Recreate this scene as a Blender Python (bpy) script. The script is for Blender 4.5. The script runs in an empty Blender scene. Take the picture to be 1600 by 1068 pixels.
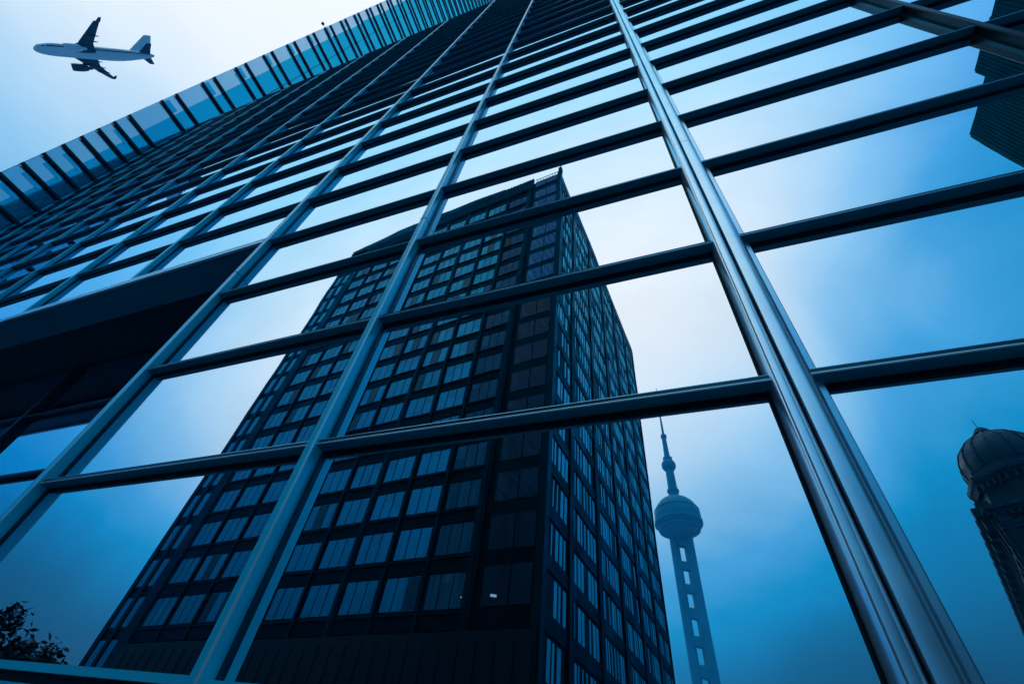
import bpy, math, random
from mathutils import Vector, Matrix
random.seed(7)
R = math.radians
sc = bpy.context.scene

# ------------------------------------------------------------------ camera
SC = 2.4                                   # metres per unit of the survey grid (camera to facade face = 1)
EYE = 1.6
cam_d = bpy.data.cameras.new("camera"); cam = bpy.data.objects.new("camera", cam_d)
sc.collection.objects.link(cam); sc.camera = cam
yaw, pitch, roll = -0.43846007, 0.82885993, 0.14530434
cy, sy, cp, sp, cr, sr = math.cos(yaw), math.sin(yaw), math.cos(pitch), math.sin(pitch), math.cos(roll), math.sin(roll)
F = Vector((sy*cp, cy*cp, sp)); Rt = Vector((cy, -sy, 0)); U = Rt.cross(F)
RR = cr*Rt + sr*U; UU = -sr*Rt + cr*U
cam.matrix_world = Matrix(((RR.x, UU.x, -F.x, 0), (RR.y, UU.y, -F.y, 0), (RR.z, UU.z, -F.z, EYE), (0, 0, 0, 1)))
cam_d.sensor_width = 36; cam_d.lens = 732.24/1600*36
cam_d.clip_start = 0.05; cam_d.clip_end = 20000

sc.view_settings.view_transform = 'Standard'; sc.view_settings.look = 'None'
sc.view_settings.exposure = 0; sc.view_settings.gamma = 1
sc.cycles.max_bounces = 10; sc.cycles.glossy_bounces = 8; sc.cycles.transparent_max_bounces = 12
sc.cycles.volume_bounces = 0

# ------------------------------------------------------------------ sky: overcast, glowing high up, deep blue near the horizon
def lin(c):
    c /= 255.0
    return c/12.92 if c <= .04045 else ((c+.055)/1.055)**2.4
def rgb(r, g, b): return (lin(r), lin(g), lin(b), 1)

w = bpy.data.worlds.new("World"); sc.world = w; w.use_nodes = True
nt = w.node_tree; nt.nodes.clear()
def N(t, **k):
    n = nt.nodes.new(t)
    for a, b in k.items(): setattr(n, a, b)
    return n
def M(op, a, b=None, c=None):
    n = N('ShaderNodeMath', operation=op)
    for i, v in enumerate((a, b, c)):
        if v is None: continue
        if isinstance(v, (int, float)): n.inputs[i].default_value = v
        else: nt.links.new(v, n.inputs[i])
    return n.outputs[0]
tc = N('ShaderNodeTexCoord'); sep = N('ShaderNodeSeparateXYZ')
nt.links.new(tc.outputs['Generated'], sep.inputs[0])
X, Y, Z = sep.outputs
q = M('ADD', 0.0, -0.0087)
feats = [(-0.104, X), (-0.0704, Y), (-0.1709, Z), (0.0621, M('SUBTRACT', M('MULTIPLY', X, X), M('MULTIPLY', Y, Y))),
         (3.4679, M('MULTIPLY', Z, Z)), (0.153, M('MULTIPLY', X, Y)), (-0.4394, M('MULTIPLY', X, Z)), (-1.518, M('MULTIPLY', Y, Z))]
for c, s in feats: q = M('MULTIPLY_ADD', s, c, q)
lobes = [(1.6, (-0.7387, -0.3764, 0.5592)), (-0.5, (0.5273, -0.5856, 0.6157)), (-1.5662, (0.4793, -0.288, 0.829)), (0.3731, (0.0986, -0.803, 0.5878)), (-.75, (-0.7493, -0.1593, 0.6428)), (-0.9826, (0.2998, -0.9228, 0.2419)), (-0.949, (-0.8936, -0.3978, 0.2079)), (2.0, (-0.1445, -0.3971, 0.9063)), (1.3, (-0.5872, -0.2614, 0.766)), (0.43, (0.638, -0.0783, 0.766))]
lobes = [(c, d, 12.0) for c, d in lobes]+[(-1.3, (-.74, -.21, .64), 25.0), (-.35, (.514, -.559, .651), 60.0), (-.3, (.06, -.65, .758), 30.0)]
for c, d, kk in lobes:
    dp = N('ShaderNodeVectorMath', operation='DOT_PRODUCT'); nt.links.new(tc.outputs['Generated'], dp.inputs[0]); dp.inputs[1].default_value = d
    q = M('MULTIPLY_ADD', M('EXPONENT', M('MULTIPLY', M('SUBTRACT', dp.outputs['Value'], 1.0), kk)), c, q)
q = M('MULTIPLY_ADD', M('EXPONENT', M('MULTIPLY', M('MULTIPLY', Z, Z), -14.0)), -1.55, q)   # the murk near the horizon
cl = N('ShaderNodeTexNoise'); cl.inputs['Scale'].default_value = 2.6; cl.inputs['Detail'].default_value = 5; cl.inputs['Distortion'].default_value = .9
nt.links.new(tc.outputs['Generated'], cl.inputs['Vector'])
q = M('MULTIPLY_ADD', M('SUBTRACT', cl.outputs['Fac'], .5), 1.4, q)
g = M('DIVIDE', 1.0, M('ADD', 1.0, M('EXPONENT', M('MULTIPLY', q, -1.0))))
ramp = N('ShaderNodeValToRGB'); nt.links.new(g, ramp.inputs[0])
stops = [(0, (0, 8, 20)), (.2, (0, 56, 92)), (.3, (0, 84, 128)), (.4, (0, 112, 166)), (.52, (0, 140, 200)), (.65, (74, 165, 224)),
         (.8, (150, 204, 243)), (.9, (203, 229, 250)), (.97, (240, 247, 254)), (1, (248, 251, 255))]
el = ramp.color_ramp.elements
el[0].position = 0; el[0].color = rgb(*stops[0][1]); el[1].position = 1; el[1].color = rgb(*stops[-1][1])
for p, c in stops[1:-1]:
    e = el.new(p); e.color = rgb(*c)
sky = N('ShaderNodeTexSky'); sky.sky_type = 'NISHITA'; sky.sun_disc = False
SUN_EL, SUN_AZ = R(36), R(-151)
sky.sun_elevation = SUN_EL; sky.sun_rotation = SUN_AZ
bg1 = N('ShaderNodeBackground'); nt.links.new(ramp.outputs[0], bg1.inputs[0]); bg1.inputs[1].default_value = 1.22
bg2 = N('ShaderNodeBackground'); nt.links.new(sky.outputs[0], bg2.inputs[0]); bg2.inputs[1].default_value = .1
mx = N('ShaderNodeMixShader'); mx.inputs[0].default_value = .02
nt.links.new(bg1.outputs[0], mx.inputs[1]); nt.links.new(bg2.outputs[0], mx.inputs[2])
wo = N('ShaderNodeOutputWorld'); nt.links.new(mx.outputs[0], wo.inputs[0])

# overcast sun behind the cloud glow
sd = bpy.data.lights.new("sun", 'SUN'); sd.energy = .7; sd.angle = R(20); sd.color = (1, .96, .9)
so = bpy.data.objects.new("sun", sd); sc.collection.objects.link(so)
sdir = Vector((math.cos(SUN_EL)*math.sin(SUN_AZ), math.cos(SUN_EL)*math.cos(SUN_AZ), math.sin(SUN_EL)))
so.rotation_euler = sdir.to_track_quat('Z', 'Y').to_euler(); so.location = sdir*60

# ------------------------------------------------------------------ materials
def mat(name, col, metal=0.0, rough=.5, noise=0.0, nscale=3.0, bump=0.0, bscale=4.0, spec=.3, stretch=None):
    m = bpy.data.materials.new(name); m.use_nodes = True
    t = m.node_tree; b = t.nodes['Principled BSDF']
    b.inputs['Base Color'].default_value = (*col, 1); b.inputs['Metallic'].default_value = metal
    b.inputs['Roughness'].default_value = rough; b.inputs['Specular IOR Level'].default_value = spec
    b.inputs['Specular Tint'].default_value = (.0, .5, .8, 1) if metal < .5 else (.3, .75, 1, 1)
    c = t.nodes.new('ShaderNodeTexCoord'); mp = t.nodes.new('ShaderNodeMapping')
    t.links.new(c.outputs['Object'], mp.inputs[0])
    if stretch: mp.inputs['Scale'].default_value = stretch
    if noise > 0:
        n = t.nodes.new('ShaderNodeTexNoise'); n.inputs['Scale'].default_value = nscale; n.inputs['Detail'].default_value = 6
        t.links.new(mp.outputs[0], n.inputs['Vector'])
        mr = t.nodes.new('ShaderNodeMapRange'); mr.inputs[1].default_value = .3; mr.inputs[2].default_value = .7
        mr.inputs[3].default_value = 1-noise; mr.inputs[4].default_value = 1+noise
        t.links.new(n.outputs['Fac'], mr.inputs[0])
        mu = t.nodes.new('ShaderNodeVectorMath'); mu.operation = 'SCALE'; mu.inputs[0].default_value = col
        t.links.new(mr.outputs[0], mu.inputs['Scale']); t.links.new(mu.outputs[0], b.inputs['Base Color'])
        mr2 = t.nodes.new('ShaderNodeMapRange'); mr2.inputs[1].default_value = .3; mr2.inputs[2].default_value = .7
        mr2.inputs[3].default_value = max(rough*(1-noise), 0); mr2.inputs[4].default_value = min(rough*(1+noise), 1)
        t.links.new(n.outputs['Fac'], mr2.inputs[0]); t.links.new(mr2.outputs[0], b.inputs['Roughness'])
    if bump > 0:
        n = t.nodes.new('ShaderNodeTexNoise'); n.inputs['Scale'].default_value = bscale; n.inputs['Detail'].default_value = 2
        t.links.new(mp.outputs[0], n.inputs['Vector'])
        bn = t.nodes.new('ShaderNodeBump'); bn.inputs['Strength'].default_value = 1; bn.inputs['Distance'].default_value = bump
        t.links.new(n.outputs['Fac'], bn.inputs['Height']); t.links.new(bn.outputs[0], b.inputs['Normal'])
    return m

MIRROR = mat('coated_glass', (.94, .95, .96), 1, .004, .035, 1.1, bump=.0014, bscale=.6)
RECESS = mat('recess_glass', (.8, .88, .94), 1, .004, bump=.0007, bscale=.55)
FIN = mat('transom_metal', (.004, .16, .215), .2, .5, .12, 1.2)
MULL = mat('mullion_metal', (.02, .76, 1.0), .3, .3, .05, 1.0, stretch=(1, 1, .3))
BEAD = mat('bead_highlight', (.55, .90, 1.0), .35, .2)  # paler metal for edges, their bright highlight lines put into the colour
STEEL = mat('column_steel', (.74, .93, 1.0), .92, .30, .10, 2.5)
GASK = mat('gasket', (.001, .008, .012), 0, .6)  # black for gaskets, and for strips that paint dark reflections
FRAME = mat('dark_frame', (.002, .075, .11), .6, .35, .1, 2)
FRAMED = mat('mullion_dark_reflect', (.001, .030, .045), .5, .4, .1, 2)  # darker mullion metal right of the column, a dark reflection painted in
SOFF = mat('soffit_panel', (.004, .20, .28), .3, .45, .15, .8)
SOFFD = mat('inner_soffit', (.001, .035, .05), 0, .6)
BODY = mat('core_wall', (.001, .02, .03), 0, .7)
RIB = mat('canopy_rib', (.006, .035, .06), .4, .4)
CLAD = mat('dark_cladding', (.0006, .013, .018), 1, .55, .3, .3)
PIL = mat('dark_pilaster', (.001, .024, .034), 1, .5, .2, .5)
CONC = mat('tower_concrete', (.0, .25, .39), 0, .8, .15, .05)
STONE = mat('dark_stone', (.001, .042, .070), .3, .7, .35, .7)
DOMEM = mat('dome_metal', (.001, .048, .082), .3, .65, .35, .9)
RIBC = mat('ribbed_cladding', (.001, .026, .038), 1, .6, .2, .5)
BARK = mat('bark', (.02, .03, .04), 0, .9, .3, 6)
LEAF = mat('leaf', (.010, .035, .045), 0, .6, .5, 3)
GROUND = mat('paving', (.12, .25, .38), 0, .7, .25, .6)
WHITE = mat('aircraft_paint', (.74, .90, 1.0), 0, .3, .03, .5)
GREY = mat('aircraft_wing', (.045, .07, .13), .2, .4, .3, .6)
NAVY = mat('aircraft_stripe', (.01, .02, .06), 0, .4)

def window_mat(name, col, gl):
    m = mat(name, col, 0, .5, .35, 1.0, stretch=(3.0, 3.0, .12))
    t = m.node_tree; b = t.nodes['Principled BSDF']; o = t.nodes['Material Output']
    gs = t.nodes.new('ShaderNodeBsdfGlossy'); gs.inputs['Color'].default_value = (.0, .60, .84, 1); gs.inputs['Roughness'].default_value = .03
    ms = t.nodes.new('ShaderNodeMixShader'); ms.inputs[0].default_value = gl
    t.links.new(b.outputs[0], ms.inputs[1]); t.links.new(gs.outputs[0], ms.inputs[2]); t.links.new(ms.outputs[0], o.inputs[0])
    return m
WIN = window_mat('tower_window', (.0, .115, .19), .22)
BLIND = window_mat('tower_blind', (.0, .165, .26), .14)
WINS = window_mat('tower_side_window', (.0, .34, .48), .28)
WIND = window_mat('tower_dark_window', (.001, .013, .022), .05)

def side_glass(name, col, gl, tint):
    m = bpy.data.materials.new(name); m.use_nodes = True
    t = m.node_tree; t.nodes.clear(); o = t.nodes.new('ShaderNodeOutputMaterial')
    df = t.nodes.new('ShaderNodeBsdfDiffuse'); df.inputs[0].default_value = (*col, 1)
    gs = t.nodes.new('ShaderNodeBsdfGlossy'); gs.inputs[0].default_value = (*tint, 1); gs.inputs[1].default_value = .04
    ms = t.nodes.new('ShaderNodeMixShader'); ms.inputs[0].default_value = gl
    t.links.new(df.outputs[0], ms.inputs[1]); t.links.new(gs.outputs[0], ms.inputs[2]); t.links.new(ms.outputs[0], o.inputs[0])
    return m
CANG = side_glass('side_pale_glass', (.45, .78, .97), .5, (.75, .92, 1))
FRIT_REFL = side_glass('side_blue_glass', (.0, .36, .52), .5, (.02, .62, .88))

# ------------------------------------------------------------------ mesh helpers
COL = sc.collection
class MB:
    """collects faces in world metres; build() links them as ONE object"""
    def __init__(s): s.v = []; s.f = []; s.mi = []
    def poly(s, pts, faces, m=0):
        b = len(s.v); s.v += [tuple(p) for p in pts]; s.f += [tuple(b+i for i in f) for f in faces]; s.mi += [m]*len(faces)
    def box(s, a, b, m=0, fn=None):
        (x0, y0, z0), (x1, y1, z1) = a, b
        p = [(x0, y0, z0), (x1, y0, z0), (x1, y1, z0), (x0, y1, z0), (x0, y0, z1), (x1, y0, z1), (x1, y1, z1), (x0, y1, z1)]
        if fn: p = [fn(*c) for c in p]
        s.poly(p, [(0, 3, 2, 1), (4, 5, 6, 7), (0, 1, 5, 4), (1, 2, 6, 5), (2, 3, 7, 6), (3, 0, 4, 7)], m)
    def hexa(s, p, m=0):
        s.poly(p, [(0, 3, 2, 1), (4, 5, 6, 7), (0, 1, 5, 4), (1, 2, 6, 5), (2, 3, 7, 6), (3, 0, 4, 7)], m)
    def sweep(s, ringa, ringb, caps=True, m=0):
        n = len(ringa)
        fs = [(i, (i+1) % n, n+(i+1) % n, n+i) for i in range(n)]
        if caps: fs += [tuple(range(n-1, -1, -1)), tuple(range(n, 2*n))]
        s.poly(list(ringa)+list(ringb), fs, m)
    def lathe(s, prof, n=32, fn=None, m=0):
        pts = []
        for r, z in prof:
            for k in range(n):
                a = 2*math.pi*k/n; p = (r*math.cos(a), r*math.sin(a), z); pts.append(fn(*p) if fn else p)
        fs = []
        for i in range(len(prof)-1):
            for k in range(n): fs.append((i*n+k, i*n+(k+1) % n, (i+1)*n+(k+1) % n, (i+1)*n+k))
        fs += [tuple(range(n-1, -1, -1)), tuple(range((len(prof)-1)*n, len(prof)*n))]
        s.poly(pts, fs, m)
    def build(s, name, mats, parent=None, smooth=False, origin=None):
        me = bpy.data.meshes.new(name)
        o = bpy.data.objects.new(name, me); COL.objects.link(o)
        base = Vector(parent_world(parent)) if parent is not None else Vector(origin or (0, 0, 0))
        me.from_pydata([tuple(Vector(p)-base) for p in s.v], [], s.f)
        for mm in (mats if isinstance(mats, (list, tuple)) else [mats]): me.materials.append(mm)
        me.polygons.foreach_set('material_index', s.mi)
        import bmesh
        bm = bmesh.new(); bm.from_mesh(me); bmesh.ops.recalc_face_normals(bm, faces=bm.faces); bm.to_mesh(me); bm.free()
        if smooth:
            me.polygons.foreach_set('use_smooth', [True]*len(me.polygons))
            try: me.set_sharp_from_angle(angle=R(40))
            except Exception: pass
        me.update()
        if parent is not None: o.parent = parent
        else: o.location = base
        return o
def parent_world(p):
    l = Vector((0, 0, 0))
    while p is not None: l += p.location; p = p.parent
    return l
def tag(o, label=None, cat=None, group=None, kind=None):
    if label: o['label'] = label
    if cat: o['category'] = cat
    if group: o['group'] = group
    if kind: o['kind'] = kind
    return o
def thing(name, label, cat, loc):
    o = bpy.data.objects.new(name, None); COL.objects.link(o); o.location = loc; o.empty_display_size = .5
    return tag(o, label, cat)

def W(x, y, z): return (x*SC, y*SC, z*SC+EYE)       # survey grid -> metres
YG = 1.042                                         # plane of the glass in grid units
YM = 2*YG*SC
def V(x, y, z): return (x, YM-y, z+EYE)             # what the glass shows at (x, y, z) stands here in front of the building

# ------------------------------------------------------------------ haze
hz = MB(); hz.box((-900, -900, -1), (900, 400, 482))
hm = bpy.data.materials.new('haze'); hm.use_nodes = True; t = hm.node_tree; t.nodes.clear()
pv = t.nodes.new('ShaderNodeVolumePrincipled'); pv.inputs['Color'].default_value = (.06, .60, .95, 1); pv.inputs['Density'].default_value = .00036
oo = t.nodes.new('ShaderNodeOutputMaterial'); t.links.new(pv.outputs[0], oo.inputs['Volume'])
tag(hz.build('haze', hm), kind='stuff')

# ------------------------------------------------------------------ ground
gm = MB(); gm.poly([(-6000, -6000, 0), (6000, -6000, 0), (6000, 6000, 0), (-6000, 6000, 0)], [(0, 1, 2, 3)])
tag(gm.build('ground', GROUND), kind='structure')

# ------------------------------------------------------------------ the glass facade
Z0, H = .8686, .67455
def zr(k): return Z0+k*H if k >= 0 else .15
NR = 23
xs_known = [-8.392, -6.964, -5.4676, -4.0436, -2.5557, -1.130, .2655, 1.749]
XS = [-8.392-1.444*k for k in range(4, 0, -1)]+xs_known+[3.19, 4.64, 6.08]
IM0 = XS.index(-2.5557); IM2 = XS.index(.2655)
def yo(x): return 0.0
bld = thing('glass_office_building', 'blue mirror glass office building seen steeply from below, with projecting metal mullions', 'building', W(-8, 1.2, -EYE/SC))

ZS3 = zr(3)
def span(i):                                        # clear span between mullion i and i+1
    a = XS[i] if i != IM2 else .345
    b = XS[i+1]-.033 if i+1 != IM2 else .275
    return a, b

def transom(mb, i, zk, yb=0.0, thick=1.0):
    a, b = span(i); ya, yb_ = yb+yo(a), yb+yo(b)
    t = thick
    prof = [(YG+.004, .024*t), (1.006, .024*t), (1.0035, .020*t), (1.0035, .005*t), (.9985, .0035*t), (.9972, .0005*t), (.9985, -.0028*t), (1.002, -.004*t), (YG+.004, -.006*t)]
    ra = [W(a, ya+y, zk+z) for y, z in prof]; rb = [W(b, yb_+y, zk+z) for y, z in prof]
    n = len(prof); base = len(mb.v)
    mb.v += ra+rb
    for j in range(n):
        mb.f.append((base+j, base+(j+1) % n, base+n+(j+1) % n, base+n+j)); mb.mi.append({1: 1, 2: 3, 4: 1, 5: 1}.get(j, 0))  # pale beads paint the highlight lines, dark front face paints its dark reflection
    mb.f += [tuple(base+k for k in range(n-1, -1, -1)), tuple(base+n+k for k in range(n))]; mb.mi += [0, 0]

def under(mb, i, zk, yb=0.0):  # black strip added to paint the dark reflected band under a transom
    a, b = span(i); mb.box((a, yb+YG-.006, zk-.024), (b, yb+YG+.003, zk-.0065), 2, fn=W)

def pane(mb, i, z0, z1, yb=0.0):
    a, b = span(i); ya, yb_ = yb+yo(a)+YG, yb+yo(b)+YG
    ta, tb = random.gauss(0, .0019), random.gauss(0, .0019)     # how each pane sits in its frame
    a -= .02; b += .02
    d = .006
    h = z1-z0; wd = b-a
    def q(x, z, back): 
        yy = ya+(yb_-ya)*(x-a)/wd + ta*(x-(a+b)/2) + tb*(z-(z0+z1)/2)
        return W(x, yy+back, z)
    mb.hexa([q(a, z0, 0), q(b, z0, 0), q(b, z0, d), q(a, z0, d), q(a, z1, 0), q(b, z1, 0), q(b, z1, d), q(a, z1, d)])

# cells sorted by how large they show
cells = []
for i in range(len(XS)-1):
    xm = (XS[i]+XS[i+1])/2
    for k in range(-1, NR):
        if i < IM0 and k < 3: continue
        z = (zr(k)+zr(k+1))/2
        cells.append((xm*xm+1+z*z*1.6+abs(z)*0, i, k))
rc = [((XS[i]+XS[i+1])**2/4+3+zr(k)**2, i, k) for i in range(IM0-6, IM0) for k in range(-1, 3)]
allc = sorted([(d, i, k, 0) for d, i, k in cells]+[(d, i, k, 1) for d, i, k in rc])
YR = .645                                           # depth of the recess under the soffit
rest_p, rest_t = MB(), MB()
for n, (d, i, k, rec) in enumerate(allc):
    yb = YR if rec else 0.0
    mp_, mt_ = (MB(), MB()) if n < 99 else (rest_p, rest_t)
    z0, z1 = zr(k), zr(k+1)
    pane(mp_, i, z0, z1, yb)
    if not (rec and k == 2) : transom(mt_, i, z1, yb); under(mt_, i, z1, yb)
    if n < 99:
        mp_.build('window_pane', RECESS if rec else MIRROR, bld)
        if mt_.v: mt_.build('transom', [FRAME, FRAME, GASK, FRAME] if rec else [FIN, BEAD, GASK, FRAME], bld)  # recess transoms take dark metal, the soffit's shade put into the colour
tag(rest_p.build('window_pane', MIRROR, bld), kind='stuff')
tag(rest_t.build('transom', [FIN, BEAD, GASK, FRAME], bld), kind='stuff')

def mullion(i, z0, z1, yb=0.0):
    x = XS[i]; y0 = yb+yo(x); mb = MB()
    wd = .033; yf = .985 if i in (IM0, IM0+1) else .993; c = .005
    prof = [(x-wd, YG), (x-wd, yf+c), (x-wd+c*.8, yf), (x-c, yf), (x, yf+c), (x, YG)]
    ra = [W(px, y0+py, z0) for px, py in prof]; rb = [W(px, y0+py, z1) for px, py in prof]
    n = len(prof); b = len(mb.v); mb.v += ra+rb
    for j in range(n):
        mb.f.append((b+j, b+(j+1) % n, b+n+(j+1) % n, b+n+j)); mb.mi.append(1 if j in (1, 3) and i in (IM0, IM0+1) else 0)  # pale chamfers paint highlight lines on the two near mullions
    mb.f += [tuple(b+k for k in range(n-1, -1, -1)), tuple(b+n+k for k in range(n))]; mb.mi += [0, 0]
    o = mb.build('mullion', [FRAME if yb else (MULL if i < IM2 else FRAMED), FRAME if yb else BEAD], bld)  # darker metals paint in soffit shade in the recess, dark reflection at right
    g = MB()                                        # pressure plate and gasket against the glass
    for sx in (1, -1):
        e = x if sx > 0 else x-wd
        g.box((e, y0+YG-.008, z0), (e+sx*.013, y0+YG+.003, z1), fn=W)
    # sleeve joints between the lengths of the mullion
    zz = 2.45
    while zz < z1:
        if zz > z0: g.box((x-wd-.0008, y0+yf-.0008, zz), (x+.0008, y0+YG, zz+.004), fn=W)
        zz += 3*H
    g.build('frame_strip', FRAME, o)
    return o
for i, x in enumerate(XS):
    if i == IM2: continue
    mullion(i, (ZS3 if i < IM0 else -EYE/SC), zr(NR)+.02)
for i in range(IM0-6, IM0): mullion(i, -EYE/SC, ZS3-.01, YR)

# the wide fluted column cover
col = bpy.data.objects.new('column_cover', None); COL.objects.link(col); col.parent = bld; col.location = (0, 0, 0)
def strip(name, prof, z0, z1, m, smooth=True, closed=True):
    mb = MB(); n = len(prof)
    ra = [W(px, py, z0) for px, py in prof]; rb = [W(px, py, z1) for px, py in prof]
    mb.sweep(ra, rb); return mb.build(name, m, col, smooth)
def roll(x0, y0, x1, n=26, amax=60, back=YG):
    """a shallow face that rolls away towards its right edge"""
    pts = [(x0, y0)]; x, y = x0, y0
    for k in range(n):
        t = (k+.5)/n
        ang = 1+6*t/.45 if t < .45 else 7+(amax-7)*((t-.45)/.55)**1.1
        x += (x1-x0)/n; y += (x1-x0)/n*math.tan(R(ang)); pts.append((x, y))
    return [(x0, back)]+pts+[(x1, back)]
ztop = zr(NR)+.02
segs = [-EYE/SC, 2.47, 2.47+3*H*2.5, 2.47+3*H*5, ztop]
for a, b in zip(segs[:-1], segs[1:]):
    z0, z1 = a+.002, b-.002
    strip('flute', roll(.2665, .986, .2955, amax=68), z0, z1, STEEL)
    strip('flute', roll(.2994, .982, .3520, amax=62), z0, z1, STEEL)
strip('cove', [(.2505, YG)]+[(.2505+.0158*(1-math.cos(R(90*k/10)))*.55+.0158*.45*k/10, 1.034-.044*math.sin(R(90*k/10))) for k in range(11)]+[(.2664, YG)], -EYE/SC, ztop, STEEL)
strip('gasket', [(.2445, YG), (.2445, 1.033), (.2500, 1.033), (.2500, YG)], -EYE/SC, ztop, GASK, False)
strip('backing', [(.2752, YG-.002), (.2752, 1.006), (.351, 1.008), (.351, YG-.002)], -EYE/SC, ztop, GASK, False)  # groove widened and backed in black to paint the column's dark reflections
strip('edge_strip', [(.3525, YG), (.3525, 1.022), (.372, 1.026), (.374, 1.03), (.374, YG)], -EYE/SC, ztop, STEEL, False)
strip('gasket', [(.3745, YG), (.3745, 1.036), (.3775, 1.036), (.3775, YG)], -EYE/SC, ztop, GASK, False)

# soffit over the recess
xl = XS[0]
def sof(name, y0, y1, z, m, parent=bld, x1=XS[IM0]-.034):
    mb = MB(); xa = xl
    while xa < x1-.01:
        xb = min(x1, xa+1.444)
        mb.box((xa+.002, y0+max(0, 0), z), (xb-.002, y1, z+.02), fn=W); xa = xb
    return mb.build(name, m, parent)
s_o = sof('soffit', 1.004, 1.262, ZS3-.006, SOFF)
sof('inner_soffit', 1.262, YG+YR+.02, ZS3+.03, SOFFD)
e = MB()
e.box((xl, .984, ZS3-.032), (XS[IM0]-.034, 1.003, ZS3-.010), 1, fn=W)
e.box((xl, .990, ZS3-.0095), (XS[IM0]-.034, 1.006, ZS3+.0035), 0, fn=W)
e.box((xl, .984, ZS3+.004), (XS[IM0]-.034, 1.04, ZS3+.026), 1, fn=W)
e.build('soffit_edge', [FRAME, STEEL], bld)

# sill and plinth at the foot
p = MB(); sx0, sx1 = XS[IM0], XS[-1]
def sill(x0, x1, za, zb):
    for y0, t0, t1, m in ((.990, 0, .020, 0), (1.0, .021, .045, 1), (.992, .046, .052, 0), (1.0, .053, .085, 1)):
        p.hexa([W(x0, y0, za-t1), W(x1, y0, zb-t1), W(x1, 1.04, zb-t1), W(x0, 1.04, za-t1), W(x0, y0, za-t0), W(x1, y0, zb-t0), W(x1, 1.04, zb-t0), W(x0, 1.04, za-t0)], m)
sill(sx0+.001, XS[IM0+1]-.034, .256, .214); sill(XS[IM0+1]+.001, .243, .208, .168); sill(.379, XS[-1], .165, .165)
p.build('sill', [MULL, GASK], bld)
p = MB(); p.box((sx0, 1.01, -EYE/SC), (.243, 1.045, .082), fn=W); p.box((.379, 1.01, -EYE/SC), (sx1, 1.045, .078), fn=W)
p.build('plinth', FRAME, bld)

# body of the building behind the glass
b = MB()
front = [(x, YG+.02+yo(x)) for x in XS]
ring = front+[(XS[-1], 16), (XS[0], 16)]
rt = [W(x, y, zr(NR)+.10) for x, y in ring]
up = [(x, y) for x, y in front]
b.sweep([W(x, y, ZS3+.06) for x, y in ring], rt)
low = [(XS[IM0], YG+.02), (XS[-1], YG+.02), (XS[-1], 16), (XS[0], 16), (XS[0], YG+YR+.02), (XS[IM0], YG+YR+.02)]
b.sweep([W(x, y, -EYE/SC) for x, y in low], [W(x, y, ZS3+.055) for x, y in low])
b.build('wall', BODY, bld)

# side wall standing out past the facade at its left end: horizontal ribs with glass between, rising past the roof line
sw = bpy.data.objects.new('side_wall', None); COL.objects.link(sw); sw.parent = bld; sw.location = (0, 0, 0)
XW = XS[0]-.05
def yin(z): return YG if z < zr(NR)+.1 else 14.0
ribs = [14.33-.64*k for k in range(22, -1, -1)]
z = 15.115+.78
while z < 96: ribs += [z, z+.78]; z += 2.34
for z in ribs:
    mb = MB(); mb.box((XW, -.035, z-.038), (XW+.085, yin(z), z+.038), fn=W); mb.build('rib', RIB, sw)
rp = MB(); nn = 0
for a, c in zip(ribs[:-1], ribs[1:]):
    z0, z1 = a+.052, c-.052
    yi = yin(z0); mb = MB()
    yl = .50+random.uniform(-.03, .05)
    t = random.gauss(0, .004)
    wide = z1-z0 > .8 or z0 < 14
    mb.hexa([W(XW-.01, -.0, z0), W(XW+.008+t, -.0, z0), W(XW+.008+t, yl, z0), W(XW-.01, yl, z0), W(XW-.01, 0, z1), W(XW+.008-t, 0, z1), W(XW+.008-t, yl, z1), W(XW-.01, yl, z1)])
    mb.box((XW-.01, yl+.004, z0), (XW+.004, yi, z1), 1, fn=W)
    if wide and random.random() < .6: mb.box((XW+.009, .16, z1-.16), (XW+.014, yl+.08, z1), 1, fn=W)  # blue sheet added on the panel to paint a stepped reflection
    if not wide: mb.box((XW+.009, .03, z0), (XW+.014, yl-.06, z0+(z1-z0)*.45), 1, fn=W)  # lower blue sheet, likewise a reflection painted onto the panel
    mb.build('side_glass', [CANG, FRIT_REFL], sw)
mb = MB(); mb.box((XW-.02, -.03, ribs[0]), (XW+.03, -.003, ribs[-1]), fn=W); mb.build('edge_strip', MULL, sw)
mb = MB(); mb.box((XW+.004, 1.28, zr(NR)+.12), (XW+.02, 1.31, ribs[-1]), fn=W); mb.build('joint_strip', FRAME, sw)
mb = MB(); mb.box((XW-5, .05, -EYE/SC), (XW-.02, 14, ribs[-1]), fn=W); mb.build('side_core', BODY, sw)
rl = thing('roof_lamp', 'tiny dark lamp on the outer edge of the ribbed side wall', 'lamp', W(XW, -.03, 30.0))
mb = MB(); mb.box((XW-.012, -.21, 29.99), (XW+.012, -.03, 30.01), fn=W); mb.build('stalk', RIB, rl)
mb = MB(); cx_, cy_, cz_ = W(XW, -.22, 30.0)
mb.lathe([(.02, -.2), (.16, -.14), (.2, 0), (.16, .14), (.02, .2)], 12, lambda x, y, z: (cx_+x, cy_+y, cz_+z)); mb.build('lamp_head', GASK, rl, True)

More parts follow.
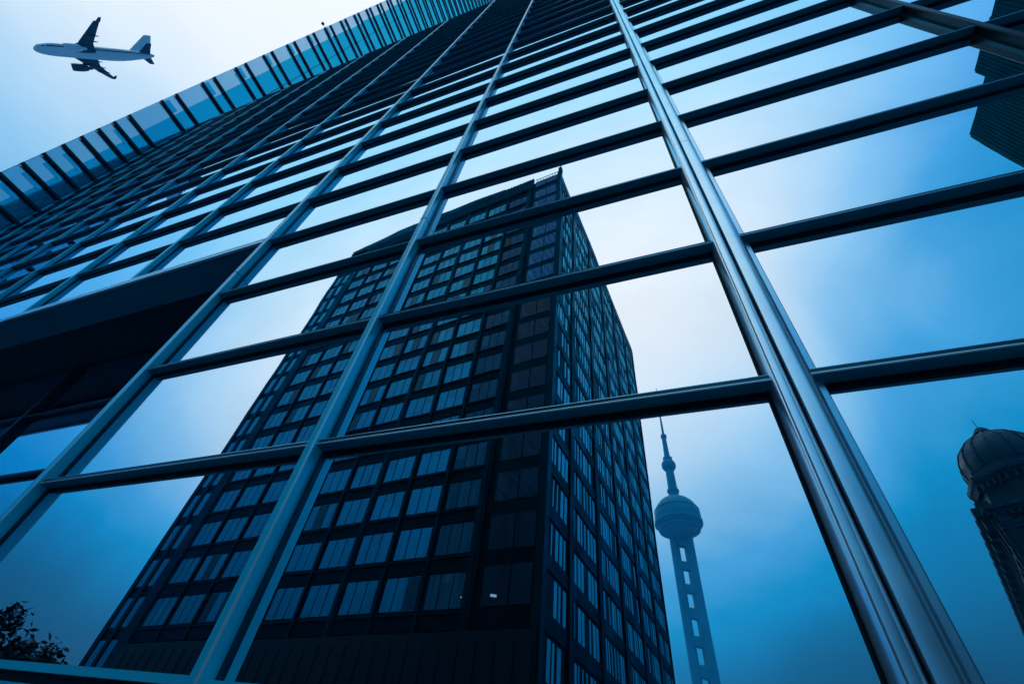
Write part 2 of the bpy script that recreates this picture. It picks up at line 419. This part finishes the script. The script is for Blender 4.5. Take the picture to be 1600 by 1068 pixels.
# ------------------------------------------------------------------ dark office tower seen in the glass
HT = 82.0
C0 = Vector((-.1245, .3865)); VL = Vector((-.5725, .0585)); VR = Vector((.0565, .55))
eL = VL.normalized(); eR = VR.normalized(); LL, LR = VL.length, VR.length
def PL(s, d, z):       # s along the left face from the corner, d outward, z height; all in tower heights
    p = C0+eL*s-eR*d; return V(p.x*HT, p.y*HT, z*HT)
def PR(s, d, z):
    p = C0+eR*s-eL*d; return V(p.x*HT, p.y*HT, z*HT)
base = C0+(VL+VR)/2
tw = thing('office_tower', 'tall dark office tower with rows of blue windows, mirrored mid facade', 'building', (base.x*HT, YM-base.y*HT, 0))
ins = .0014
b = MB()
def foot(k): 
    pts = [C0+eL*k+eR*k, C0+VL-eL*k+eR*k, C0+VL+VR-eL*k-eR*k, C0+VR+eL*k-eR*k]
    return pts
b.sweep([V(p.x*HT, p.y*HT, -EYE) for p in foot(ins)], [V(p.x*HT, p.y*HT, .985*HT) for p in foot(ins)])
b.build('wall', CLAD, tw)
FH = .0478; ZB = .1402
NF = 17
win = []      # (priority, builder)
bounds = [.068+.049*k for k in range(10)]
def slab(mb, P, s0, s1, d0, d1, z0, z1, m=0): mb.box((s0, d0, z0), (s1, d1, z1), m, fn=P)
for f in range(NF):
    z0 = ZB+f*FH; z1 = z0+.0300
    for k in range(9):
        def mk(mb, k=k, z0=z0, z1=z1):
            a, c = bounds[k]+.0045, bounds[k+1]-.0045; wd = (c-a)/3
            rr = random.Random(k*97+int(z0*1e4))
            for j in range(3):
                s0, s1 = a+wd*j+.0006, a+wd*(j+1)-.0006
                slab(mb, PL, s0, s1, -ins-.001, -ins+.0006, z0, z1)
                u = rr.random()
                if u < .30: slab(mb, PL, s0+.0004, s1-.0004, -ins+.0007, -ins+.0008, z1-(z1-z0)*rr.choice((.25, .4, .6, .85)), z1-.0006, 1)
                elif u < .42: slab(mb, PL, s0+.0004, s1-.0004, -ins+.0007, -ins+.0008, z0+.0006, z1-.0006, 2)
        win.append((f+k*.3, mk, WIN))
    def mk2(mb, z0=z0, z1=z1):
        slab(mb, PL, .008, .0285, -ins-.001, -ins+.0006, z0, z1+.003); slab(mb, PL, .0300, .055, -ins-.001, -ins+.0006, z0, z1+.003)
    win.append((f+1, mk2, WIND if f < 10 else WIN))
for f in range(-2, NF):
    z0 = ZB+f*FH; z1 = z0+.0300
    for a, c in ((.531, .543), (.553, .566)):
        def mk3(mb, a=a, c=c, z0=z0, z1=z1): slab(mb, PL, a, c, -ins-.001, -ins+.0006, z0, z1+.004)
        win.append((f+4, mk3, WIN))
rb = [.006]+[.072+.0962*k for k in range(6)]
for f in range(-2, NF+1):
    z0 = ZB+f*FH; z1 = z0+.0290
    for k in range(6):
        def mk4(mb, k=k, z0=z0, z1=z1):
            a, c = rb[k]+(.0035 if k == 0 else .011), rb[k+1]-.007
            n = 5 if k == 0 else 7
            wd = (c-a)/n; rr = random.Random(k*31+int(z0*1e4))
            for j in range(n):
                r = rr.choice((.18, .30, .30, .55, .55, .7))
                if rr.random() < .12: continue
                slab(mb, PR, a+wd*j+.0008, a+wd*(j+1)-wd*r, -ins-.001, -ins+.0006, z0, z1)
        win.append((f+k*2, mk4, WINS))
win.sort(key=lambda t: t[0])
rest = {}
for n, (pq, mk, m) in enumerate(win):
    if n < 98: mb = MB(); mk(mb); mb.build('window', [m, BLIND, WIND], tw)
    else:
        mb = rest.setdefault(0, MB()); c0 = len(mb.f); mk(mb); mb.mi[c0:] = [q_ if q_ else {WIN: 0, WINS: 3, WIND: 2}[m] for q_ in mb.mi[c0:]]
tag(rest[0].build('window', [WIN, BLIND, WIND, WINS], tw), kind='stuff')
# bands between the floors, with a thin ledge
mb = MB()
for f in range(-2, NF+1):
    z1 = ZB+f*FH-.001; z0 = z1-.0160
    if f >= 0:
        slab(mb, PL, .066, .511, -ins, 0, z0, z1)
        slab(mb, PL, .066, .511, 0, .0016, z1-.0035, z1-.0022, 1)
        slab(mb, PL, .004, .058, -ins, -.0010, z0, z1)
    slab(mb, PL, .515, LL-.003, -ins, -.0010, z0, z1)
    slab(mb, PR, .0, LR-.002, -ins, -.0002, z0+.002, z1)
tag(mb.build('spandrel_bands', [CLAD, PIL], tw), kind='stuff')
for k, s in enumerate(bounds):
    mb = MB(); hw = .0042 if k not in (0, 9) else .005
    slab(mb, PL, s-hw, s+hw, -ins, .0010 if k % 3 == 0 else .0, -EYE/HT, .975)
    slab(mb, PL, s-hw*.35, s+hw*.35, .0010 if k % 3 == 0 else .0, .0018, .09, .975)
    mb.build('pilaster', PIL, tw)
for s0, s1 in ((.513, .5285), (.5445, .5515), (.567, LL)):
    mb = MB(); slab(mb, PL, s0, s1, -ins, .0005, -EYE/HT, .985); mb.build('pilaster', PIL, tw)
for k, s in enumerate(rb[1:]):
    mb = MB(); slab(mb, PR, s-.005, min(s+.008, LR), -ins, .0010, -EYE/HT, .98); mb.build('pilaster', CLAD, tw)
mb = MB()
slab(mb, PL, -.002, .006, -.008, .0012, -EYE/HT, .992); mb.build('corner_post', PIL, tw)
mb = MB(); slab(mb, PL, 0.0, .512, -ins, .0024, -EYE/HT, ZB-.019)
for k in range(31): slab(mb, PL, .002+.0165*k, .0026+.0165*k, .0024, .003, .0, ZB-.026, 1)
mb.build('podium_wall', [GASK, PIL], tw)
# roof edge: dark louvre band with a wavy lighter strip, glazed corner with a rail
mb = MB(); slab(mb, PL, .061, .515, -ins, .003, .955, 1.003)
for j in range(60): slab(mb, PL, .062+.0075*j, .0635+.0075*j, .003, .0045, .957, 1.001)
slab(mb, PL, .45, LL, -ins, 0, .955, .997)
slab(mb, PR, .0, LR, -ins, .0005, .965, .992)
mb.build('parapet', PIL, tw)
mb = MB(); sk = [(.13, 1.004), (.20, 1.009), (.27, 1.014), (.33, 1.020), (.386, 1.028), (.43, 1.026), (.477, 1.016), (.528, 1.013), (.568, 1.005)]
for (a, za), (c, zc) in zip(sk[:-1], sk[1:]):
    mb.hexa([PL(a, .001, .99), PL(c, .001, .99), PL(c, .0040, .99), PL(a, .0040, .99), PL(a, .001, za), PL(c, .001, zc), PL(c, .0040, zc), PL(a, .0040, za)])
mb.build('crown_screen', PIL, tw)
mb = MB()
for a, c in ((.007, .031), (.033, .056)): slab(mb, PL, a, c, -ins-.001, .0006, .958, .985)
mb.build('corner_glazing', WIN, tw)
mb = MB()
slab(mb, PL, .002, .058, -.001, .0, .9985, 1.0)
for j in range(8): slab(mb, PL, .004+.007*j, .0046+.007*j, -.001, 0, .985, .9985)
mb.build('roof_rail', PIL, tw)
mb = MB(); slab(mb, PL, -.003, .004, -.006, .002, .992, 1.012); slab(mb, PL, -.001, .001, -.003, -.001, 1.012, 1.03); mb.build('corner_spike', PIL, tw)

GLINT = bpy.data.materials.new('window_glint'); GLINT.use_nodes = True
GLINT.node_tree.nodes['Principled BSDF'].inputs['Emission Color'].default_value = (.25, .6, .9, 1)
GLINT.node_tree.nodes['Principled BSDF'].inputs['Emission Strength'].default_value = .35
for s_, z_, k_ in ((.0453, .147, 1.0), (.0745, .148, .5), (.214, .4175, .35)):      # glowing bars standing in for light glints on the tower's glass
    mb = MB(); mb.hexa([PL(s_, .0006, z_), PL(s_-.006*k_, .0006, z_-.0012), PL(s_-.006*k_, .0008, z_-.0012), PL(s_, .0008, z_),
                        PL(s_, .0006, z_+.0022*k_), PL(s_-.006*k_, .0006, z_-.0012+.0022*k_), PL(s_-.006*k_, .0008, z_-.0012+.0022*k_), PL(s_, .0008, z_+.0022*k_)])
    mb.build('window_glint', GLINT, tw)

# ------------------------------------------------------------------ broadcast tower
az = R(-1.25); D = 520.0
tx, ty = D*math.sin(az), D*math.cos(az)
tv = thing('broadcast_tower', 'hazy television tower with two spheres and a needle mast', 'tower', (tx, YM-ty, 0))
def T(x, y, z): return (tx+x, YM-(ty+y), z+EYE)
def sph(zc, r, n=14): return [(max(r*math.sin(math.pi*k/n), .01), zc-r*math.cos(math.pi*k/n)) for k in range(n+1)]
for cx, cyy in ((-7.6, 0), (7.4, 0), (5.6, 9)):
    mb = MB(); mb.lathe([(4.5, -EYE), (4.5, 262)], 20, lambda x, y, z: T(x+cx, y+cyy, z)); mb.build('leg', CONC, tv, True)
mb = MB()
for z0, z1 in ((239, 262), (215, 225.5), (192.5, 203), (169.5, 181), (146, 157), (121.5, 134), (97, 109), (72, 84)):
    mb.poly([T(-6, -3, z0+3), T(6, -3, z0), T(6, 3, z0), T(-6, 3, z0+3), T(-6, -3, z1), T(6, -3, z1-2), T(6, 3, z1-2), T(-6, 3, z1)],
            [(0, 3, 2, 1), (4, 5, 6, 7), (0, 1, 5, 4), (1, 2, 6, 5), (2, 3, 7, 6), (3, 0, 4, 7)])
mb.build('cross_deck', CONC, tv)
mb = MB(); r = 24.5; pf = sph(273, r, 28)
mb.lathe(pf, 48, T); o = mb.build('large_sphere', CONC, tv, True)
mb = MB(); mb.lathe([(24.2, 279), (24.35, 279), (24.3, 279.8), (24.1, 279.8)], 48, T); mb.lathe([(23.5, 264.5), (25.3, 264.5), (25.3, 268), (23.8, 268)], 48, T); mb.lathe([(20.2, 258), (21.6, 258), (21.9, 260), (20.6, 260)], 48, T); mb.build('ring', CONC, o, True)
mb = MB(); mb.lathe([(5.6, 290), (5.6, 304), (6.6, 304), (6.6, 307), (5.2, 307), (4.7, 336)], 24, T); mb.build('shaft', CONC, tv, True)
mb = MB(); mb.lathe(sph(341, 8.4, 16), 32, T); mb.lathe([(5, 347), (5.6, 349), (5.6, 351.5), (4, 351.5)], 24, T); mb.build('small_sphere', CONC, tv, True)
mb = MB(); mb.lathe([(3.6, 351), (3.0, 366), (2.6, 382), (3.6, 382), (3.6, 386), (1.6, 387), (1.1, 410), (.8, 430), (.35, 466)], 16, T); mb.build('mast', CONC, tv, True)

# ------------------------------------------------------------------ domed corner building
az = R(29.9); D = 84.0
dx_, dy_ = D*math.sin(az), D*math.cos(az)
dm = thing('domed_building', 'dark stone building with a ribbed dome, mirrored at the right edge', 'building', (dx_, YM-dy_, 0))
def DM(x, y, z): return (dx_+x, YM-(dy_+y), z+EYE)
rot8 = R(14)
def oct_prof(mb, prof, n=8):
    pts = []
    def fn(x, y, z):
        c, s = math.cos(rot8), math.sin(rot8); return DM(x*c-y*s, x*s+y*c, z)
    mb.lathe(prof, n, fn)
mb = MB(); oct_prof(mb, [(5.3, -EYE), (5.3, 35.0), (5.6, 35.4), (5.6, 36.0), (5.2, 36.2), (5.2, 38.6), (5.5, 38.9), (5.8, 39.4), (5.8, 40.0), (5.3, 40.3), (5.3, 40.8), (4.9, 41.0)], 8)
mb.build('drum', STONE, dm)
mb = MB(); oct_prof(mb, [(4.9, 40.9), (5.0, 42.0), (4.8, 43.2), (4.25, 44.5), (3.3, 45.6), (2.2, 46.4), (1.1, 46.9), (.9, 47.1)], 32)
o = mb.build('dome', DOMEM, dm, True)
mb = MB()
for k in range(16):
    a = 2*math.pi*k/16+rot8
    pf = [(5.0, 40.9), (5.1, 42.0), (4.92, 43.25), (4.35, 44.6), (3.38, 45.7), (2.26, 46.5), (1.15, 47.0)]
    for (r0, z0), (r1, z1) in zip(pf[:-1], pf[1:]):
        tn = Vector((-math.sin(a), math.cos(a)))*.13
        P_ = []
        for r_, z_ in ((r0, z0), (r1, z1)):
            for sgn in (-1, 1):
                P_.append((r_*math.cos(a)+tn.x*sgn, r_*math.sin(a)+tn.y*sgn, z_))
                P_.append(((r_-.25)*math.cos(a)+tn.x*sgn, (r_-.25)*math.sin(a)+tn.y*sgn, z_))
        mb.poly([DM(*c) for c in P_], [(0, 2, 3, 1), (4, 5, 7, 6), (0, 4, 6, 2), (1, 3, 7, 5), (0, 1, 5, 4), (2, 6, 7, 3)])
mb.build('dome_rib', STONE, o)
mb = MB(); oct_prof(mb, [(1.0, 46.8), (1.15, 47.3), (.95, 47.7), (.55, 48.2), (.2, 48.4), (.05, 48.5), (.04, 49.8)], 16); mb.build('finial', STONE, dm, True)
mb = MB()
for k in range(8):            # brackets and openings round the drum
    for j in range(5):
        a = rot8+2*math.pi*(k+.12+.19*j)/8
        r_ = 5.2*math.cos(math.pi/8)/math.cos(((.12+.19*j)-.5)*math.pi/4)
        c = Vector((math.cos(a), math.sin(a))); t_ = Vector((-c.y, c.x))*.16
        for z0, z1, e_ in ((38.0, 38.85, .5), (34.4, 35.3, .3)):
            q_ = [c*(r_-.2)-t_, c*(r_+e_)-t_, c*(r_+e_)+t_, c*(r_-.2)+t_]
            mb.hexa([DM(p_.x, p_.y, z0) for p_ in q_]+[DM(p_.x, p_.y, z1) for p_ in q_])
tag(mb.build('bracket', STONE, dm), kind='stuff')
# long wing running back from the corner
P1 = Vector((35.4, 70.4)); dW = Vector((17.1, 43.8)).normalized(); nW = Vector((dW.y, -dW.x))
def WG(s, d, z): p_ = P1+dW*s+nW*d; return V(p_.x, p_.y, z)
HW = 35.2
mb = MB(); mb.box((0, 0, -EYE), (60, 26, HW-.9), fn=WG); mb.build('wall', STONE, dm)
mb = MB()
mb.box((0, -.35, HW-.9), (60, 26.3, HW-.45), fn=WG); mb.box((0, -.7, HW-.45), (60, 26.5, HW), fn=WG)
mb.box((0, -.25, HW-5.2), (60, -.001, HW-4.7), fn=WG); mb.build('cornice', STONE, dm)
for k in range(16):
    mb = MB(); s = 1.2+k*3.6
    mb.box((s, -1.5, HW-.3), (s+1.9, .7, HW+.9), fn=WG); mb.box((s+.3, -1.1, HW-1.6), (s+1.6, .0, HW-.31), fn=WG); mb.box((s+.25, -.8, HW+.9), (s+1.65, .6, HW+1.6), fn=WG)
    mb.build('parapet_block', STONE, dm)
for k in range(16):
    mb = MB(); s = .6+k*3.6
    mb.box((s, -.3, 0), (s+.7, -.001, HW-.95), fn=WG); mb.build('pilaster', STONE, dm)
def EG(s_, d_, z): return WG(-d_, s_, z)            # its end face: s_ across, d_ outward
for k in range(8):
    mb = MB(); x_ = .5+k*3.3
    mb.box((x_, .001, 0), (x_+.8, .35, HW-.95), fn=EG); mb.box((x_-.15, .001, HW-2.1), (x_+.95, .5, HW-1.5), fn=EG); mb.box((x_+.2, .36, 0), (x_+.6, .5, HW-2.2), fn=EG)
    mb.build('pilaster', STONE, dm)
    for fz in (31.6, 26.6, 21.6, 16.6):
        mb = MB(); mb.box((x_+1.3, .001, fz-3.4), (x_+2.8, .05, fz), fn=EG); mb.build('window', WIND, dm)
mb = MB()
for zb in (32.3, 27.3, 22.3, 17.3, 12.3):
    mb.box((0, .001, zb), (26, .28, zb+.5), fn=EG); mb.box((0, .001, zb+.5), (26, .42, zb+.75), fn=EG)
mb.box((-.3, .001, HW-.9), (26.3, .55, HW-.45), fn=EG); mb.box((-.6, .001, HW-.449), (26.5, .9, HW), fn=EG)
mb.build('cornice', DOMEM, dm)
mb = MB()
for j in range(34): mb.box((.2+j*.76, .001, HW-1.4), (.6+j*.76, .5, HW-.91), fn=EG)
tag(mb.build('bracket', DOMEM, dm), kind='stuff')
for k in range(16):
    for fz in (29.4, 24.6, 19.8):
        if k < 10 or fz > 25:
            mb = MB(); s = 1.9+k*3.6; mb.box((s, -.12, fz-3.2), (s+1.6, .05, fz), fn=WG); mb.build('window', WIND, dm)
for k in range(8):
    a = rot8+2*math.pi*(k+.5)/8; c = Vector((math.cos(a), math.sin(a))); t_ = Vector((-c.y, c.x))*.75; r_ = 5.3*math.cos(math.pi/8)
    for z0, z1 in ((30.5, 34.3), (24.5, 28.8)):
        mb = MB(); q_ = [c*(r_-.05)-t_, c*(r_+.06)-t_, c*(r_+.06)+t_, c*(r_-.05)+t_]
        mb.hexa([DM(p_.x, p_.y, z0) for p_ in q_]+[DM(p_.x, p_.y, z1) for p_ in q_]); mb.build('window', WIND, dm)

# ------------------------------------------------------------------ ribbed dark building, upper right
rbx = thing('ribbed_building', 'dark building with ribbed cladding and stepped roof, mirrored top right', 'building', (42, YM-14, 0))
def box_ribs(name, x0, y0, x1, y1, z1, m=RIBC):
    mb = MB(); mb.box((x0, y0, -EYE), (x1, y1, z1), fn=V)
    y = y0+.3
    while y < y1-.2:
        mb.box((x0-.03, y, 0), (x0-.001, y+.10, z1-.15), fn=V); y += .28
    x = x0+.3
    while x < x1-.2:
        mb.box((x, y1+.001, 0), (x+.12, y1+.05, z1-.15), fn=V); x += .34
    return mb.build(name, m, rbx)
box_ribs('lower_wing', 29.95, 20.6, 56, 26.4, 47.4)
box_ribs('upper_wing', 29.8, 8.0, 56, 20.55, 48.7)
mb = MB(); mb.box((30.0, 20.7, 47.4), (56, 26.3, 47.7), fn=V); mb.box((29.9, 16.6, 48.7), (56, 20.5, 49.0), fn=V)
mb.build('parapet', CLAD, rbx)
# ------------------------------------------------------------------ street tree
az = R(-65.2); D = 16.0
tx2, ty2 = D*math.sin(az), D*math.cos(az)
tr = thing('street_tree', 'small dark leafy tree reflected in the bottom left corner', 'tree', (tx2, YM-ty2, 0))
def TR(x, y, z): return (tx2+x, YM-(ty2+y), z)
def tube(mb, a, b, r0, r1, n=7):
    a, b = Vector(a), Vector(b); d = (b-a).normalized(); u = d.orthogonal().normalized(); v = d.cross(u)
    ra = [TR(*(a+u*math.cos(2*math.pi*k/n)*r0+v*math.sin(2*math.pi*k/n)*r0)) for k in range(n)]
    rb_ = [TR(*(b+u*math.cos(2*math.pi*k/n)*r1+v*math.sin(2*math.pi*k/n)*r1)) for k in range(n)]
    mb.sweep(ra, rb_)
rg = random.Random(11)
tm = MB(); tips = []
def grow(p, d, l, r, lev):
    e_ = p+d*l; tube(tm, p, e_, r, r*.68)
    if lev == 0: tips.append(e_); return
    if lev <= 2: tips.append(p+d*l*.6)
    for _ in range(3 if lev > 2 else 2):
        nd = (d+Vector((rg.gauss(0, .55), rg.gauss(0, .55), rg.gauss(.08, .3)))).normalized()
        grow(e_, nd, l*rg.uniform(.62, .82), r*.62, lev-1)
grow(Vector((0, 0, 0)), Vector((.02, .02, 1)).normalized(), 1.35, .085, 5)
tm.build('trunk', BARK, tr)
lm_ = MB()
for t_ in tips:
    for _ in range(26):
        c = t_+Vector((rg.gauss(0, .13), rg.gauss(0, .13), rg.gauss(0, .12)))
        if c.z > 4.25+.2*math.sin(c.x*3) or c.z < 1.1: continue
        u = Vector((rg.gauss(0, 1), rg.gauss(0, 1), rg.gauss(0, .6))).normalized(); v = u.orthogonal().normalized()
        v = (v*math.cos(rg.random()*6.28)+u.cross(v)*math.sin(rg.random()*6.28))
        ln, wd = rg.uniform(.07, .12), rg.uniform(.028, .045); n_ = u.cross(v).normalized()*.012
        lm_.poly([TR(*(c-u*ln)), TR(*(c+v*wd+n_)), TR(*(c+u*ln)), TR(*(c-v*wd+n_))], [(0, 1, 2), (0, 2, 3)])
lm_.build('crown', LEAF, tr)

# ------------------------------------------------------------------ airliner
AM = Matrix(((-.7652, -.6372, -.0917), (.4556, -.4354, -.7764), (.4548, -.6359, .6235))).to_4x4()
apos = Vector((-158.209, -18.991, 164.889+EYE))
ap = thing('airliner', 'white twin engine passenger jet with dark wings, flying top left', 'airplane', apos)
def A(x, y, z):
    x *= .85; return tuple(apos+(AM @ Vector((x, y, z))))
ny, ty_ = 14.6, -16.9
mb = MB()
prof = [(.05, 14.6, -.45), (.55, 14.35, -.42), (1.0, 13.8, -.35), (1.45, 12.8, -.2), (1.8, 11.4, -.06), (1.97, 9.6, 0), (1.97, 2, 0), (1.97, -4.5, 0), (1.85, -7.5, .1), (1.55, -10.5, .35), (1.1, -13.5, .65), (.6, -16, .88), (.25, -16.9, .95)]
def fus(scale=1.0, lo=0, hi=360, n=36, a0=0, m=0, mbx=mb):
    pts = []; fs = []; K = len(prof)
    for r_, y_, zc in prof:
        for k in range(n):
            a = 2*math.pi*k/n; pts.append(A(r_*scale*math.sin(a)/.85*.93, y_, zc-r_*scale*math.cos(a)))
    for i in range(K-1):
        for k in range(n): fs.append((i*n+k, i*n+(k+1) % n, (i+1)*n+(k+1) % n, (i+1)*n+k))
    fs += [tuple(range(n)), tuple(range((K-1)*n, K*n))]
    mbx.poly(pts, fs, m)
fus()
mb.build('fuselage', WHITE, ap, True)
def fus_strip(mbx, y0, y1, ang0, ang1, out=.03, steps=24):
    """a thin band following the skin; angles from the belly"""
    def rz(y):
        for (r0, a_, z0), (r1, b_, z1) in zip(prof[:-1], prof[1:]):
            if b_ <= y <= a_:
                t = (a_-y)/(a_-b_); return r0+(r1-r0)*t, z0+(z1-z0)*t
        return prof[-1][0], prof[-1][2]
    for sd_ in (-1, 1):
        pts = []
        for k in range(steps+1):
            y = y0+(y1-y0)*k/steps; r_, zc = rz(y)
            for a in (ang0, ang1):
                for ex in (out, -.05):
                    rr_ = r_+ex; pts.append(A(sd_*rr_*math.sin(a)/.85*.93, y, zc-rr_*math.cos(a)))
        fs = []
        for k in range(steps):
            b_ = 4*k
            fs += [(b_, b_+2, b_+6, b_+4), (b_+1, b_+5, b_+7, b_+3), (b_, b_+4, b_+5, b_+1), (b_+2, b_+3, b_+7, b_+6)]
        fs += [(0, 1, 3, 2), (4*steps, 4*steps+2, 4*steps+3, 4*steps+1)]
        mbx.poly(pts, fs)
s_ = MB(); fus_strip(s_, 13.2, -15.8, R(82), R(92)); s_.build('stripe', NAVY, ap)
s_ = MB()
for k in range(44):
    y = 10.8-k*.52; fus_strip(s_, y, y-.26, R(101), R(109), .035, 1)
tag(s_.build('cabin_windows', NAVY, ap), kind='stuff')
s_ = MB(); fus_strip(s_, 13.9, 13.0, R(118), R(140), .03, 3); s_.build('cockpit_window', GASK, ap)
def panel(mbx, a, b, ta, tb, up=Vector((0, 0, 1))):
    """tapered lifting surface between two chord lines: a=(LE, TE) root, b=(LE, TE) tip"""
    ring = []
    for (le, te), th in ((a, ta), (b, tb)):
        le, te = Vector(le), Vector(te); r_ = []
        for t, s in ((0, 0), (.12, .7), (.35, 1), (.7, .6), (1, .03), (.7, -.35), (.35, -.6), (.12, -.5)):
            r_.append(A(*(le.lerp(te, t)+up*th*s*.5)))
        ring.append(r_)
    mbx.sweep(ring[0], ring[1])
for sd_ in (-1, 1):
    mb = MB()
    panel(mb, ((sd_*1.2, 5.8, -1.1), (sd_*1.2, -.9, -1.1)), ((sd_*6.4, 2.9, -.6), (sd_*6.4, -.9, -.6)), .9, .5)
    panel(mb, ((sd_*6.4, 2.9, -.6), (sd_*6.4, -.9, -.6)), ((sd_*16.6, -2.6, .75), (sd_*16.6, -4.1, .75)), .5, .18)
    panel(mb, ((sd_*16.6, -2.9, .5), (sd_*16.6, -4.2, .5)), ((sd_*16.9, -4.1, 2.0), (sd_*16.9, -4.8, 2.0)), .12, .08, Vector((1, 0, 0)))
    for x_, y_ in ((3.6, -.9), (7.6, -1.3), (10.6, -2.0)):
        panel(mb, ((sd_*x_, y_+2.2, -1.05+x_*.06), (sd_*x_, y_-1.0, -1.05+x_*.06)), ((sd_*x_+.3, y_+2.2, -1.05+x_*.06), (sd_*x_+.3, y_-1.0, -1.05+x_*.06)), .6, .6)
    mb.build('wing', GREY, ap)
    mb = MB(); panel(mb, ((sd_*.6, -12.3, 1.0), (sd_*.6, -15.6, 1.0)), ((sd_*6.3, -15.2, 1.45), (sd_*6.3, -16.6, 1.45)), .35, .12); mb.build('tailplane', GREY, ap)
    mb = MB()
    def EN(x, y, z, sd_=sd_): return A(sd_*5.75+x/.85, 2.9+z, -2.25+y)
    mb.lathe([(.75, 3.3), (1.0, 3.75), (1.12, 3.6), (1.2, 2.6), (1.15, 1.0), (.9, -.2), (.6, -.6)], 24, EN)
    mb.lathe([(.55, -.3), (.42, -1.4), (.1, -1.9)], 16, EN)
    o = mb.build('engine', GREY if sd_ > 0 else WHITE, ap, True)
    mb = MB(); panel(mb, ((sd_*5.75, 4.6, -1.25), (sd_*5.75, .6, -1.25)), ((sd_*5.75, 3.4, -.55), (sd_*5.75, .2, -.55)), .3, .3, Vector((1, 0, 0))); mb.build('pylon', GREY, o)
mb = MB(); panel(mb, ((0, -9.6, 1.7), (0, -15.8, 1.2)), ((0, -15.4, 8.4), (0, -17.4, 8.4)), .5, .2, Vector((1, 0, 0))); o = mb.build('fin', WHITE, ap)
